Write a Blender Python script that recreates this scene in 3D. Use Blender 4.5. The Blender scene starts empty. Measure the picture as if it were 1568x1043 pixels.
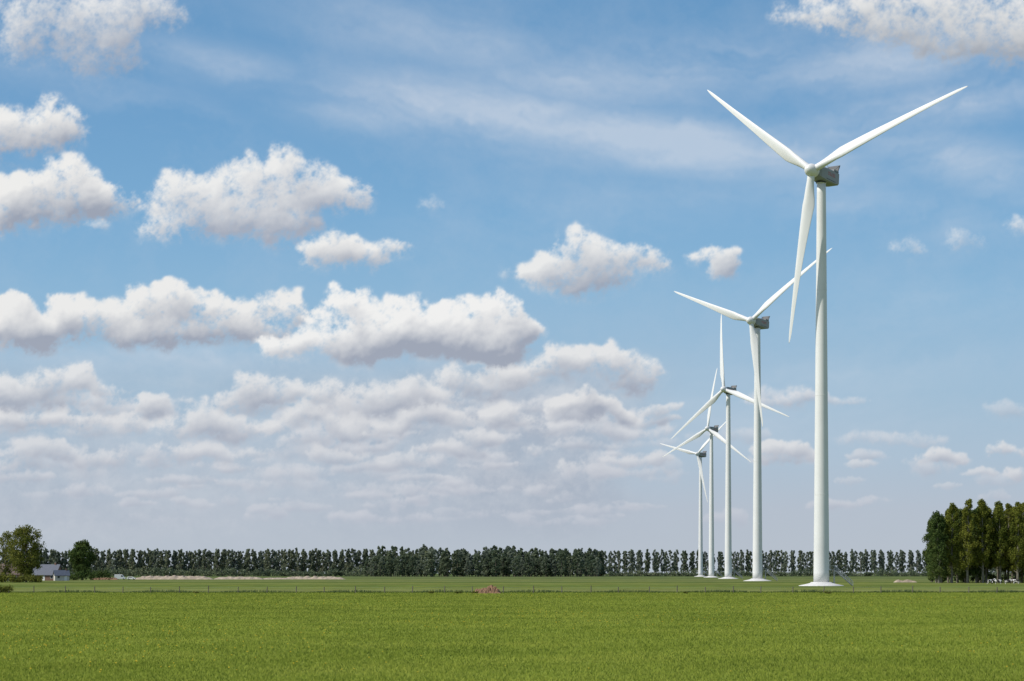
import bpy, bmesh, math, random
import numpy as np
from mathutils import Vector, Matrix
rad = math.radians
scene = bpy.context.scene
COL = scene.collection

# ------------------------------------------------------------------ helpers
def new_mat(name):
    m = bpy.data.materials.new(name); m.use_nodes = True
    nt = m.node_tree; nt.nodes.clear()
    return m, nt
def N(nt, t, **kw):
    n = nt.nodes.new(t)
    for k, v in kw.items(): setattr(n, k, v)
    return n
def simple_mat(name, col, rough=0.6, metal=0.0, var=0.12, scale=1.5, bump=0.0):
    m, nt = new_mat(name)
    o = N(nt, 'ShaderNodeOutputMaterial'); b = N(nt, 'ShaderNodeBsdfPrincipled')
    tc = N(nt, 'ShaderNodeTexCoord'); no = N(nt, 'ShaderNodeTexNoise')
    no.inputs['Scale'].default_value = scale; no.inputs['Detail'].default_value = 5
    r = N(nt, 'ShaderNodeValToRGB')
    c = np.array(col)
    r.color_ramp.elements[0].position = 0.3; r.color_ramp.elements[1].position = 0.7
    r.color_ramp.elements[0].color = (*(c*(1-var)), 1); r.color_ramp.elements[1].color = (*np.clip(c*(1+var), 0, 1), 1)
    nt.links.new(tc.outputs['Object'], no.inputs['Vector'])
    nt.links.new(no.outputs['Fac'], r.inputs['Fac'])
    nt.links.new(r.outputs['Color'], b.inputs['Base Color'])
    b.inputs['Roughness'].default_value = rough; b.inputs['Metallic'].default_value = metal
    if bump:
        bp = N(nt, 'ShaderNodeBump'); bp.inputs['Strength'].default_value = bump; bp.inputs['Distance'].default_value = 0.1
        nt.links.new(no.outputs['Fac'], bp.inputs['Height']); nt.links.new(bp.outputs['Normal'], b.inputs['Normal'])
    nt.links.new(b.outputs[0], o.inputs[0])
    return m
def leaf_mat(name, dark, mid, light, transl=0.25, nscale=0.25):
    m, nt = new_mat(name)
    o = N(nt, 'ShaderNodeOutputMaterial')
    d = N(nt, 'ShaderNodeBsdfDiffuse'); t = N(nt, 'ShaderNodeBsdfTranslucent'); mx = N(nt, 'ShaderNodeMixShader')
    mx.inputs[0].default_value = transl
    g = N(nt, 'ShaderNodeNewGeometry'); no = N(nt, 'ShaderNodeTexNoise'); no.inputs['Scale'].default_value = nscale
    no.inputs['Detail'].default_value = 3
    oi = N(nt, 'ShaderNodeObjectInfo')
    nt.links.new(g.outputs['Position'], no.inputs['Vector'])
    a = N(nt, 'ShaderNodeMath', operation='MULTIPLY_ADD'); a.inputs[1].default_value = 0.35
    nt.links.new(g.outputs['Random Per Island'], a.inputs[0]); 
    s = N(nt, 'ShaderNodeMath', operation='MULTIPLY_ADD'); s.inputs[1].default_value = 0.25; 
    nt.links.new(oi.outputs['Random'], s.inputs[0]); 
    s.inputs[2].default_value = -0.3
    nt.links.new(s.outputs[0], a.inputs[2])
    ad = N(nt, 'ShaderNodeMath', operation='ADD'); nt.links.new(a.outputs[0], ad.inputs[0]); nt.links.new(no.outputs['Fac'], ad.inputs[1])
    r = N(nt, 'ShaderNodeValToRGB')
    e = r.color_ramp.elements; e[0].position = 0.2; e[0].color = (*dark, 1); e[1].position = 0.85; e[1].color = (*light, 1)
    k = e.new(0.5); k.color = (*mid, 1)
    nt.links.new(ad.outputs[0], r.inputs['Fac'])
    nt.links.new(r.outputs[0], d.inputs[0]); nt.links.new(r.outputs[0], t.inputs[0])
    nt.links.new(d.outputs[0], mx.inputs[1]); nt.links.new(t.outputs[0], mx.inputs[2]); nt.links.new(mx.outputs[0], o.inputs[0])
    return m
def quad_mesh(name, V, F, mats, midx=None, smooth=False):
    V = np.asarray(V, dtype=np.float32); F = np.asarray(F, dtype=np.int32)
    me = bpy.data.meshes.new(name)
    me.vertices.add(len(V)); me.vertices.foreach_set('co', V.ravel())
    me.loops.add(F.size); me.loops.foreach_set('vertex_index', F.ravel())
    me.polygons.add(len(F)); me.polygons.foreach_set('loop_start', np.arange(0, F.size, 4, dtype=np.int32))
    for m in mats: me.materials.append(m)
    if midx is not None: me.polygons.foreach_set('material_index', np.asarray(midx, dtype=np.int32))
    me.polygons.foreach_set('use_smooth', np.full(len(F), smooth))
    me.update(calc_edges=True)
    return me
def add_obj(name, me, loc=(0, 0, 0), rotz=0, parent=None, scale=1.0):
    o = bpy.data.objects.new(name, me); COL.objects.link(o)
    o.location = loc; o.rotation_euler = (0, 0, rotz); o.scale = (scale,)*3 if not hasattr(scale, '__len__') else scale
    if parent: o.parent = parent
    return o
def add_empty(name, loc=(0, 0, 0), rotz=0):
    return add_obj(name, None, loc, rotz)
def bm_mesh(name, fn, mats, smooth=False):
    bm = bmesh.new(); fn(bm)
    bmesh.ops.recalc_face_normals(bm, faces=bm.faces)
    me = bpy.data.meshes.new(name); bm.to_mesh(me); bm.free()
    for m in mats: me.materials.append(m)
    if smooth:
        for p in me.polygons: p.use_smooth = True
    return me
def bbox(bm, x0, x1, y0, y1, z0, z1, mi=0, M=None):
    vs = [bm.verts.new((x, y, z)) for x in (x0, x1) for y in (y0, y1) for z in (z0, z1)]
    if M: 
        for v in vs: v.co = M @ v.co
    for f in ((0, 1, 3, 2), (4, 6, 7, 5), (0, 4, 5, 1), (2, 3, 7, 6), (0, 2, 6, 4), (1, 5, 7, 3)):
        fc = bm.faces.new([vs[i] for i in f]); fc.material_index = mi
    return vs
def bar(bm, a, b, r, n=6, mi=0, r2=None):
    a = Vector(a); b = Vector(b); d = (b-a).normalized(); r2 = r if r2 is None else r2
    u = d.orthogonal().normalized(); w = d.cross(u)
    A = [bm.verts.new(a+(u*math.cos(t)+w*math.sin(t))*r) for t in [2*math.pi*i/n for i in range(n)]]
    B = [bm.verts.new(b+(u*math.cos(t)+w*math.sin(t))*r2) for t in [2*math.pi*i/n for i in range(n)]]
    for i in range(n):
        f = bm.faces.new((A[i], A[(i+1) % n], B[(i+1) % n], B[i])); f.material_index = mi
    bm.faces.new(A[::-1]).material_index = mi; bm.faces.new(B).material_index = mi
def loft(bm, rings, close=True, mi=0):
    R = [[bm.verts.new(p) for p in r] for r in rings]
    n = len(R[0])
    for k in range(len(R)-1):
        for i in range(n):
            f = bm.faces.new((R[k][i], R[k][(i+1) % n], R[k+1][(i+1) % n], R[k+1][i])); f.smooth = True; f.material_index = mi
    if close:
        bm.faces.new(R[0][::-1]).material_index = mi; bm.faces.new(R[-1]).material_index = mi

# ------------------------------------------------------------------ camera (level, with rise of the lens)
FPX = 3049.0   # focal length expressed in 1568ths of the sensor width
cam = bpy.data.cameras.new('camera'); co = bpy.data.objects.new('camera', cam); COL.objects.link(co)
cam.sensor_width = 36; cam.lens = 70; cam.shift_y = 355.5/1568; cam.clip_start = 0.5; cam.clip_end = 40000
co.location = (0, 0, 3.4); co.rotation_euler = (rad(90), 0, 0)
scene.camera = co
def bx(px, D): return (px-784)/FPX*D      # surveyed bearing -> metres east at distance D

# ------------------------------------------------------------------ light
SUN_AZ, SUN_EL = rad(-108), rad(46)
w = bpy.data.worlds.new('World'); scene.world = w; w.use_nodes = True
nt = w.node_tree; bg = nt.nodes['Background']
sk = N(nt, 'ShaderNodeTexSky', sky_type='NISHITA', sun_disc=False, sun_elevation=SUN_EL, sun_rotation=SUN_AZ % (2*math.pi))
sk.air_density = 1.0; sk.dust_density = 0.5; sk.ozone_density = 2.0
nt.links.new(sk.outputs[0], bg.inputs[0]); bg.inputs[1].default_value = 0.12
sl = bpy.data.lights.new('sun', 'SUN'); sl.energy = 4.0; sl.angle = rad(0.53); sl.color = (1.0, 0.95, 0.87)
so = bpy.data.objects.new('sun', sl); COL.objects.link(so)
sd = Vector((math.sin(SUN_AZ)*math.cos(SUN_EL), math.cos(SUN_AZ)*math.cos(SUN_EL), math.sin(SUN_EL)))
so.rotation_euler = sd.to_track_quat('Z', 'Y').to_euler(); so.location = (-50, -50, 80)
scene.view_settings.view_transform = 'Standard'; scene.view_settings.look = 'None'; scene.view_settings.exposure = 0

# ------------------------------------------------------------------ sky dome with cloud relief
ST = 1.5
GX0, GX1, GY0, GY1 = -330, 1900, -4, 990     # angular map units (1/3049 rad), y up from the horizon
gx = np.arange(GX0, GX1, ST); gy = np.arange(GY0, GY1, ST)
NX, NY = len(gx), len(gy)
XX, YY = np.meshgrid(gx, gy)
def fbm(seed, beta, lo=0, hi=1e9, sx=1.0, sy=1.0):
    r = np.random.default_rng(seed).standard_normal((NY, NX))
    F = np.fft.rfft2(r)
    fy = np.fft.fftfreq(NY, ST)[:, None]*sy; fx = np.fft.rfftfreq(NX, ST)[None, :]*sx
    f = np.sqrt(fx*fx+fy*fy); f[0, 0] = 1
    A = f**(-beta/2)*(f > lo)*(f < hi); A[0, 0] = 0
    o = np.fft.irfft2(F*A, s=(NY, NX)); return (o/o.std()).astype(np.float32)
def sample(img, u, v):
    u = (u/ST) % NX; v = (v/ST) % NY
    i = u.astype(int) % NX; j = v.astype(int) % NY; fu = u-np.floor(u); fv = v-np.floor(v); i2 = (i+1) % NX; j2 = (j+1) % NY
    return (img[j, i]*(1-fu)+img[j, i2]*fu)*(1-fv)+(img[j2, i]*(1-fu)+img[j2, i2]*fu)*fv
def blur(a, s):
    s = s/ST
    fy = np.fft.fftfreq(a.shape[0])[:, None]; fx = np.fft.rfftfreq(a.shape[1])[None, :]
    return np.fft.irfft2(np.fft.rfft2(a)*np.exp(-2*(math.pi*s)**2*(fx*fx+fy*fy)), s=a.shape)
def sstep(a, b, x):
    t = np.clip((x-a)/(b-a), 0, 1); return t*t*(3-2*t)
def lin(c):
    c = np.array(c)/255.0; return np.where(c < 0.04045, c/12.92, ((c+0.055)/1.055)**2.4)
n_w1, n_w2 = fbm(1, 3.2, lo=1/260), fbm(2, 3.2, lo=1/260)
n_s1, n_s2 = fbm(3, 3.0, lo=1/40), fbm(4, 3.0, lo=1/40)
n_e = fbm(5, 2.9, lo=1/120)
n_b1 = np.abs(fbm(6, 3.0, lo=1/60, hi=1/14)); n_b2 = np.abs(fbm(7, 3.0, lo=1/26, hi=1/6))
n_c = fbm(8, 3.2); n_c2 = fbm(9, 3.0)
C = np.zeros((NY, NX, 3)); A = np.zeros((NY, NX))
def over(sl_, col, a):
    C[sl_] = C[sl_]*(1-a[..., None])+col*a[..., None]; A[sl_] = A[sl_]*(1-a)+a
# clear air and haze by elevation
PY = 877-YY
ky = [-120, 0, 150, 330, 450, 600, 700, 780, 877]
kc = np.array([lin(c) for c in [(90, 146, 194), (96, 151, 197), (103, 157, 202), (119, 170, 210), (137, 180, 213), (155, 186, 211), (168, 189, 209), (178, 189, 204), (183, 192, 203)]])
air = np.stack([np.interp(PY, ky, kc[:, i]) for i in range(3)], -1)
hz = np.interp(PY, [-120, 0, 300, 600, 877], [0.76, 0.78, 0.84, 0.92, 0.98])
over(np.s_[:, :], air, hz)
over(np.s_[:, :], np.broadcast_to(lin((196, 206, 220)), (NY, NX, 3)), np.clip(.05+.05*n_c2, 0, .25)*np.interp(PY, [0, 400, 800], [1, 1, .3]))
# cirrus streaks following a long shallow arc
arc = np.interp(XX, [-300, 300, 480, 700, 900, 1100, 1250, 1400, 1568, 1900], [60, 110, 145, 195, 228, 238, 225, 190, 150, 90])
V_ = YY-(877-blur(arc, 40))
f1 = fbm(11, 2.9); f2 = fbm(12, 2.6)
wpx, wpy = n_w1*10, n_w2*7
st1 = sample(f1, (XX+wpx)/4.2, (V_+wpy)*1.0+300); st2 = sample(f2, (XX+wpx+V_*1.5)/3.0, (V_+wpy*.6)*1.6+100)
def region(lst):
    m = np.zeros((NY, NX))
    for (cx, cy, rx, ry, rt, v) in lst:
        dx = XX-cx; dy = YY-(877-cy); c, s = math.cos(rad(rt)), math.sin(rad(rt))
        u = (dx*c+dy*s)/rx; t = (-dx*s+dy*c)/ry
        m = np.maximum(m, v*np.exp(-(u*u+t*t)*1.2))
    return m
cr = region([(760, 180, 330, 60, -8, 1.0), (1010, 215, 280, 50, -6, 1.15), (560, 180, 150, 30, -10, .8), (1000, 110, 360, 60, 6, .8),
             (1420, 165, 280, 40, 12, 1.0), (1480, 250, 220, 50, -14, .9), (1330, 100, 260, 55, 4, .9), (1200, 240, 220, 40, -10, .85),
             (700, 60, 330, 60, -12, .5), (330, 100, 200, 40, -10, .5), (1380, 470, 260, 60, 5, .45), (1100, 640, 500, 60, 0, .4),
             (1350, 320, 260, 50, -8, .55), (200, 150, 260, 50, -20, .45), (900, 320, 400, 60, 5, .35), (300, 545, 300, 26, 0, .9), (1300, 570, 300, 50, 5, .45)])
ca = np.clip(cr*(0.54+0.36*st1+0.24*st2), 0, 1)**1.15*0.60
over(np.s_[:, :], np.broadcast_to(lin((210, 218, 229)), (NY, NX, 3)), blur(ca, 1.6))
# low soft deck on the left
st3 = sample(f1, (XX+wpx)/2.6+500, (YY+wpy)*1.3); st4 = sample(f2, (XX+wpx)/2.2, (YY+wpy)*1.2+50)
dk = np.clip(.66+.18*n_c+.16*st3, 0, 1)*sstep(1150, 930, XX+40*n_c2+(PY-640)*.25)*np.interp(PY, [530, 590, 650, 740, 800, 850], [0, .65, 1.0, .97, .65, 0])
tone = np.clip(.40+.22*st3+.20*st4+.10*n_e, 0, 1)[..., None]
dcol = lin((168, 177, 192))*(1-tone)+lin((206, 209, 216))*tone
over(np.s_[:, :], dcol, blur(dk, 3)*.96)

LX, LY, LZ = -0.45, 0.78, 0.43
def cloud(blobs, seed, alpha=1.0, soft=1.0, dark=(156, 164, 180), light=(246, 245, 242), contrast=1.0, warp=1.0, dens=1.0, off=0.0):
    rng = random.Random(seed)
    sc = sum(b[3] for b in blobs)/len(blobs)
    mg = 40+sc*1.6
    xa = min(b[0]-b[2] for b in blobs)-mg; xb = max(b[0]+b[2] for b in blobs)+mg
    ya = min(877-b[1]-b[3] for b in blobs)-mg; yb = max(877-b[1]+b[3] for b in blobs)+mg
    i0, i1 = int(max(0, (xa-GX0)/ST)), int(min(NX, (xb-GX0)/ST)); j0, j1 = int(max(0, (ya-GY0)/ST)), int(min(NY, (yb-GY0)/ST))
    if i1-i0 < 6 or j1-j0 < 6: return
    S = np.s_[j0:j1, i0:i1]
    k = warp*min(1.0, sc/28)
    X = XX[S]+n_w1[S]*8*k+n_s1[S]*1.6*k; Y = YY[S]+n_w2[S]*6*k+n_s2[S]*1.6*k
    H = np.zeros(X.shape)
    def puff(cx, cy, cz, rx, ry, low=1.0):
        a0, a1 = int((cx-rx-26-gx[i0])/ST), int((cx+rx+26-gx[i0])/ST)+1; b0, b1 = int((cy-ry-26-gy[j0])/ST), int((cy+ry+26-gy[j0])/ST)+1
        a0 = max(a0, 0); b0 = max(b0, 0); a1 = min(a1, X.shape[1]); b1 = min(b1, X.shape[0])
        if a1 <= a0 or b1 <= b0: return
        T = np.s_[b0:b1, a0:a1]
        dy = Y[T]-cy; rr = np.where(dy < 0, ry*low, ry)
        q = 1-((X[T]-cx)/rx)**2-(dy/rr)**2
        h = np.where(q > 0, cz*np.clip(q*5, 0, 1)+np.sqrt(np.clip(q, 0, 1))*min(rx, ry), 0)
        H[T] = np.maximum(H[T], h)
    for (cx, cyp, rx, ry) in blobs:
        cy = 877-cyp-ry*0.2
        puff(cx, cy, 0, rx*0.95, ry*1.0, 0.8)
        nm = int(5+rx/10*dens)
        for _ in range(nm):
            t = rad(rng.uniform(-15, 195)); q = rng.uniform(0.3, 0.85)
            r = rng.uniform(0.28, 0.52)*ry
            puff(cx+math.cos(t)*rx*q, cy+math.sin(t)*ry*q, math.sqrt(1-q*q)*ry*0.6, r*1.35, r, 0.9)
        for _ in range(int(nm*1.4)):
            t = rad(rng.uniform(-10, 190)); q = rng.uniform(0.3, 1.0)**0.4
            r = rng.uniform(0.14, 0.26)*ry
            puff(cx+math.cos(t)*rx*q, cy+math.sin(t)*ry*q, math.sqrt(max(0, 1-q*q))*ry*0.55, r*1.45, r, 0.9)
    kk = min(1, sc/25)
    H1 = blur(H, 2.6*kk*soft)
    Hw = blur(H, 9*kk*soft)
    below = sstep(0.45, 0.0, (blur((np.roll(H, int(14*kk/ST), 0) > 1).astype(float), 9*kk)))
    Hm = H1*(1-0.85*below)+Hw*0.85*below
    hc = np.clip(Hm/sc*2.5, 0, 1)
    e = Hm/sc+(0.19*n_e[S]+0.05*n_s1[S]*soft)*hc
    al = sstep(0.05, 0.05+0.70*soft, e)*alpha
    H2 = H1+(n_b1[S]*2.8+n_b2[S]*0.9)*kk
    def lam(h, z):
        gy_, gx_ = np.gradient(h, ST); return (-gx_*LX-gy_*LY+z*LZ)/np.sqrt(gx_**2+gy_**2+z*z)
    l1 = lam(blur(H2, 2.2*kk), 1.4); l2 = lam(Hw, 0.75); l3 = lam(blur(H, 18*kk), 0.5)
    oc = np.zeros_like(H)
    base = blur(sstep(0.1, 1.0, H/sc), 4)
    ds = (0.35, 0.75, 1.2, 1.75, 2.4, 3.1)
    for d in ds:
        dx = int(round(LX*d*sc/ST)); dyy = int(round(LY*d*sc/ST))
        oc += np.roll(np.roll(base, -dx, 1), -dyy, 0)/len(ds)
    s = 0.04+off+0.17*l1+0.24*l2+0.19*l3+0.62*np.clip(1-oc, 0, 1)**.85+0.04*n_e[S]
    s = np.clip((s-0.5)*contrast+0.5, 0, 1)
    s = s*(1-.12)+.12*np.clip(1-al, 0, 1)
    col = lin(dark)[None, None]*(1-s[..., None])+lin(light)[None, None]*s[..., None]
    hf = np.interp(877-YY[S], [350, 550, 650, 750, 850], [0, 0.10, 0.30, 0.60, 0.92])[..., None]
    col = col*(1-hf)+lin((186, 192, 205))*hf
    over(S, col, np.clip(al, 0, 1))

rng = random.Random(77)
for row in range(17):
    yc = 795-row*11.5
    h = (877-yc)/100.0
    for i in range(24):
        x = rng.uniform(-320, 1880)
        left = x < 1060-row*6+rng.uniform(-60, 60)
        p = 0.80 if left else 0.08
        if rng.random() > p: continue
        rx = rng.uniform(20, 58)*(0.6+0.35*h); ry = rng.uniform(4.5, 10)*(0.6+0.5*h)
        bl = [(x, yc+rng.uniform(-6, 6), rx, ry)]
        for _ in range(rng.randint(1, 3)):
            bl.append((x+rng.uniform(-1.1, 1.1)*rx, yc+rng.uniform(-8, 2), rx*rng.uniform(.35, .7), ry*rng.uniform(.6, 1.3)))
        cloud(bl, rng.random(), alpha=rng.uniform(.35, .8), soft=1.8, dark=(158, 167, 183), light=(234, 234, 235), contrast=1.1, warp=1.2, off=-.04)
for k, (bl, al) in enumerate([
    ([(1180, 688, 26, 14), (1212, 690, 28, 15), (1190, 705, 45, 10), (1235, 700, 20, 8)], .95),
    ([(1320, 712, 28, 8)], .7), ([(1440, 694, 26, 16), (1465, 700, 25, 11), (1415, 702, 24, 9)], .95),
    ([(1530, 688, 24, 13), (1560, 690, 22, 11)], .9), ([(1500, 726, 34, 9)], .8), ([(1562, 727, 26, 13)], .9),
    ([(1300, 735, 30, 7)], .5), ([(1450, 742, 30, 6)], .5)]):
    cloud(bl, 500+k, alpha=al, soft=1.4, warp=1.2)
mid = [
 ([(60, 690, 70, 18), (150, 700, 60, 14), (20, 715, 60, 14)], .8), ([(300, 690, 60, 18), (370, 700, 60, 15)], .75),
 ([(520, 690, 60, 16), (600, 705, 50, 16), (640, 712, 40, 12)], .75), ([(740, 668, 50, 14), (700, 690, 60, 14), (820, 690, 40, 10)], .75),
 ([(960, 705, 40, 14), (1000, 700, 30, 14), (880, 715, 30, 10)], .75),
 ([(40, 640, 70, 24), (120, 645, 60, 20), (200, 650, 50, 20)], .85), ([(320, 638, 45, 32), (280, 650, 50, 20), (380, 655, 50, 22)], .9),
 ([(470, 640, 50, 26), (540, 650, 60, 22), (430, 655, 50, 18)], .85), ([(640, 640, 60, 24), (590, 652, 50, 18), (700, 650, 40, 16)], .8),
 ([(760, 636, 34, 20), (800, 645, 30, 14)], .9), ([(1000, 624, 26, 12), (1030, 622, 18, 9), (1000, 640, 50, 10)], .8),
 ([(905, 618, 52, 20), (860, 626, 36, 14), (945, 632, 36, 14), (890, 640, 70, 10)], 1.0),
 ([(30, 590, 60, 28), (80, 582, 45, 22), (135, 580, 40, 22), (180, 600, 30, 18), (60, 612, 100, 18)], .9),
 ([(230, 620, 26, 22), (285, 612, 26, 12)], .85),
 ([(390, 590, 45, 30), (440, 600, 60, 26), (500, 605, 50, 26), (350, 605, 30, 20)], .9),
 ([(600, 600, 60, 30), (560, 615, 60, 22), (650, 612, 50, 22)], .85),
 ([(700, 580, 50, 22), (760, 575, 60, 22), (730, 600, 60, 16)], .85),
 ([(850, 545, 36, 28), (800, 560, 44, 26), (890, 555, 44, 24), (940, 550, 44, 28), (975, 565, 40, 22), (900, 576, 110, 20), (760, 560, 50, 22)], .94),
]
for k, (bl, al) in enumerate(mid): cloud(bl, 600+k, alpha=al, soft=1.5, contrast=1.15, warp=1.3, off=-.06, light=(242, 241, 239))
big = [
 (dict(contrast=1.15, soft=1.25), [(30, 490, 70, 42), (105, 478, 50, 36), (165, 490, 60, 32), (215, 470, 45, 32), (265, 458, 50, 34), (320, 465, 45, 32), (370, 480, 45, 30), (415, 470, 38, 26), (450, 455, 24, 20), (455, 485, 30, 24), (60, 516, 110, 24), (220, 506, 120, 30), (370, 503, 95, 30)]),
 (dict(contrast=1.2, soft=1.2, light=(252, 251, 248), off=.03), [(540, 465, 48, 26), (570, 458, 36, 22), (620, 465, 48, 28), (690, 478, 46, 28), (750, 480, 42, 30), (785, 500, 32, 32), (640, 508, 140, 42), (500, 490, 36, 20), (450, 526, 60, 24), (560, 526, 120, 30), (720, 520, 95, 36)]),
 (dict(contrast=.9, soft=1.6, alpha=.96, warp=1.3, dark=(165, 172, 187)), [(435, 262, 50, 38), (385, 275, 60, 36), (300, 290, 70, 40), (250, 305, 40, 26), (480, 290, 60, 40), (540, 292, 38, 32), (350, 325, 115, 42), (420, 335, 95, 40), (265, 350, 50, 26)]),
 (dict(contrast=.9, soft=1.5, warp=1.2), [(484, 384, 36, 26), (535, 380, 42, 28), (578, 386, 28, 24), (515, 398, 75, 18)]),
 (dict(soft=1.55, alpha=.95, warp=1.3, contrast=.95), [(880, 376, 42, 28), (850, 410, 42, 34), (925, 392, 58, 32), (985, 400, 48, 24), (1015, 393, 24, 16), (890, 423, 82, 28)]),
 (dict(soft=1.5, alpha=.93, warp=1.2), [(1074, 394, 26, 16), (1102, 398, 30, 22), (1100, 416, 26, 17)]),
 (dict(soft=1.4, contrast=1.05, warp=1.2), [(20, 310, 60, 42), (75, 290, 42, 36), (118, 265, 36, 30), (130, 295, 62, 38), (190, 298, 36, 22), (40, 326, 88, 26)]),
 (dict(soft=1.9, alpha=.5), [(147, 344, 22, 12)]),
 (dict(soft=1.6, contrast=.95, warp=1.3), [(10, 190, 60, 42), (60, 195, 50, 40), (98, 172, 28, 26), (20, 226, 75, 32), (85, 205, 34, 28)]),
 (dict(soft=2.3, alpha=.9, warp=2.0, contrast=.8), [(50, 30, 90, 46), (140, 25, 90, 56), (210, 10, 70, 46), (165, 78, 52, 40), (100, 60, 60, 40), (250, 5, 50, 28), (60, -20, 150, 34)]),
 (dict(soft=1.8, alpha=.97, warp=1.5, dark=(164, 170, 180), light=(240, 240, 238), contrast=.95, off=-.03), [(1260, 5, 70, 36), (1330, 22, 90, 44), (1410, 38, 90, 50), (1490, 45, 100, 50), (1570, 50, 100, 58), (1650, 30, 120, 56), (1430, 0, 200, 50)]),
 (dict(soft=2.6, alpha=.5, warp=2.0), [(660, 318, 38, 17)]), (dict(soft=2.4, alpha=.55, warp=1.8), [(1393, 372, 36, 18), (1468, 370, 34, 18)]),
 (dict(soft=2.2, alpha=.65, warp=1.7), [(1560, 345, 30, 19)]), (dict(soft=2.4, alpha=.4, warp=1.8), [(780, 422, 22, 15)]),
 (dict(soft=1.5), [(-160, 300, 90, 40), (-220, 320, 80, 34)]), (dict(soft=1.5), [(1760, 420, 90, 34), (1690, 435, 60, 24)]), (dict(soft=1.3), [(-150, 480, 110, 46), (-240, 500, 80, 34)]),
]
for k, (kw, bl) in enumerate(big): cloud(bl, 900+k, **kw)
rim = sstep(GX0, GX0+150, XX)*sstep(GX1, GX1-150, XX)*sstep(GY1, GY1-90, YY)
Crgb = C/np.maximum(A, 1e-4)[..., None]
A *= rim
R = 9000.0
u = (XX-784)/FPX; v = YY/FPX
ln = np.sqrt(1+u*u+v*v)
P = np.stack([u/ln*R, 1/ln*R, v/ln*R+3.4], -1).reshape(-1, 3)
idx = np.arange(NX*NY).reshape(NY, NX)
F = np.stack([idx[:-1, :-1], idx[:-1, 1:], idx[1:, 1:], idx[1:, :-1]], -1).reshape(-1, 4)
m, nt = new_mat('cloud_sky')
o_ = N(nt, 'ShaderNodeOutputMaterial'); em = N(nt, 'ShaderNodeEmission'); tr = N(nt, 'ShaderNodeBsdfTransparent'); mx = N(nt, 'ShaderNodeMixShader')
at = N(nt, 'ShaderNodeAttribute', attribute_name='cloud')
nt.links.new(at.outputs['Color'], em.inputs[0]); nt.links.new(at.outputs['Alpha'], mx.inputs[0])
nt.links.new(tr.outputs[0], mx.inputs[1]); nt.links.new(em.outputs[0], mx.inputs[2]); nt.links.new(mx.outputs[0], o_.inputs[0])
m.cycles.emission_sampling = 'NONE'
me = quad_mesh('sky', P, F, [m], smooth=True)
ca_ = me.color_attributes.new('cloud', 'FLOAT_COLOR', 'POINT')
ca_.data.foreach_set('color', np.concatenate([Crgb, A[..., None]], -1).astype(np.float32).ravel())
add_obj('sky', me)

# ------------------------------------------------------------------ ground
m, nt = new_mat('meadow')
o_ = N(nt, 'ShaderNodeOutputMaterial'); b = N(nt, 'ShaderNodeBsdfDiffuse'); g = N(nt, 'ShaderNodeNewGeometry')
def noise(scale, det=4, vec=None, rough=.55):
    n = N(nt, 'ShaderNodeTexNoise'); n.inputs['Scale'].default_value = scale; n.inputs['Detail'].default_value = det; n.inputs['Roughness'].default_value = rough
    nt.links.new(vec or g.outputs['Position'], n.inputs['Vector']); return n
def mapping(sx, sy):
    mp = N(nt, 'ShaderNodeMapping'); mp.inputs['Scale'].default_value = (sx, sy, 1); nt.links.new(g.outputs['Position'], mp.inputs['Vector']); return mp.outputs[0]
sep = N(nt, 'ShaderNodeSeparateXYZ'); nt.links.new(g.outputs['Position'], sep.inputs[0])
wob = noise(0.012, 2)
yy = N(nt, 'ShaderNodeMath', operation='MULTIPLY_ADD'); nt.links.new(wob.outputs['Fac'], yy.inputs[0]); yy.inputs[1].default_value = 14; nt.links.new(sep.outputs['Y'], yy.inputs[2])
mr = N(nt, 'ShaderNodeMapRange'); mr.inputs['From Min'].default_value = 0; mr.inputs['From Max'].default_value = 2000
nt.links.new(yy.outputs[0], mr.inputs['Value'])
ramp = N(nt, 'ShaderNodeValToRGB'); e = ramp.color_ramp.elements
stops = [(0, (.215, .262, .045)), (150, (.200, .250, .045)), (300, (.175, .215, .042)), (334, (.165, .21, .040)), (341, (.055, .085, .020)), (358, (.06, .095, .022)),
         (364, (.19, .21, .065)), (430, (.165, .20, .055)), (520, (.115, .16, .040)), (640, (.175, .20, .06)), (700, (.085, .13, .034)), (820, (.185, .205, .08)), (900, (.10, .14, .04)),
         (1050, (.175, .20, .08)), (1150, (.09, .13, .045)), (1400, (.14, .17, .07)), (1600, (.085, .12, .05))]
e[0].position = 0; e[0].color = (*stops[0][1], 1); e[1].position = stops[-1][0]/2000; e[1].color = (*stops[-1][1], 1)
for p, c in stops[1:-1]:
    q = e.new(p/2000); q.color = (*c, 1)
nt.links.new(mr.outputs[0], ramp.inputs['Fac'])
n1 = noise(1.0, 6, mapping(0.35, 0.12)); n2 = noise(1.0, 5, mapping(6, 3)); n3 = noise(1.0, 3, mapping(.02, .03)); n5 = noise(1.0, 4, mapping(.06, .025))
def mulc(col, nz, lo, hi):
    r = N(nt, 'ShaderNodeMapRange'); r.inputs['From Min'].default_value = .3; r.inputs['From Max'].default_value = .7; r.inputs['To Min'].default_value = lo; r.inputs['To Max'].default_value = hi
    nt.links.new(nz.outputs['Fac'], r.inputs['Value'])
    mm = N(nt, 'ShaderNodeVectorMath', operation='SCALE'); nt.links.new(col, mm.inputs[0]); nt.links.new(r.outputs[0], mm.inputs['Scale']); return mm.outputs[0]
c = mulc(ramp.outputs[0], n1, .82, 1.15); c = mulc(c, n2, .7, 1.25); c = mulc(c, n3, .86, 1.12); c = mulc(c, n5, .82, 1.12)
yel = N(nt, 'ShaderNodeMix', data_type='RGBA'); yr = N(nt, 'ShaderNodeMapRange'); yr.inputs['From Min'].default_value = .5; yr.inputs['From Max'].default_value = .72; yr.inputs['To Max'].default_value = .45
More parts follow.
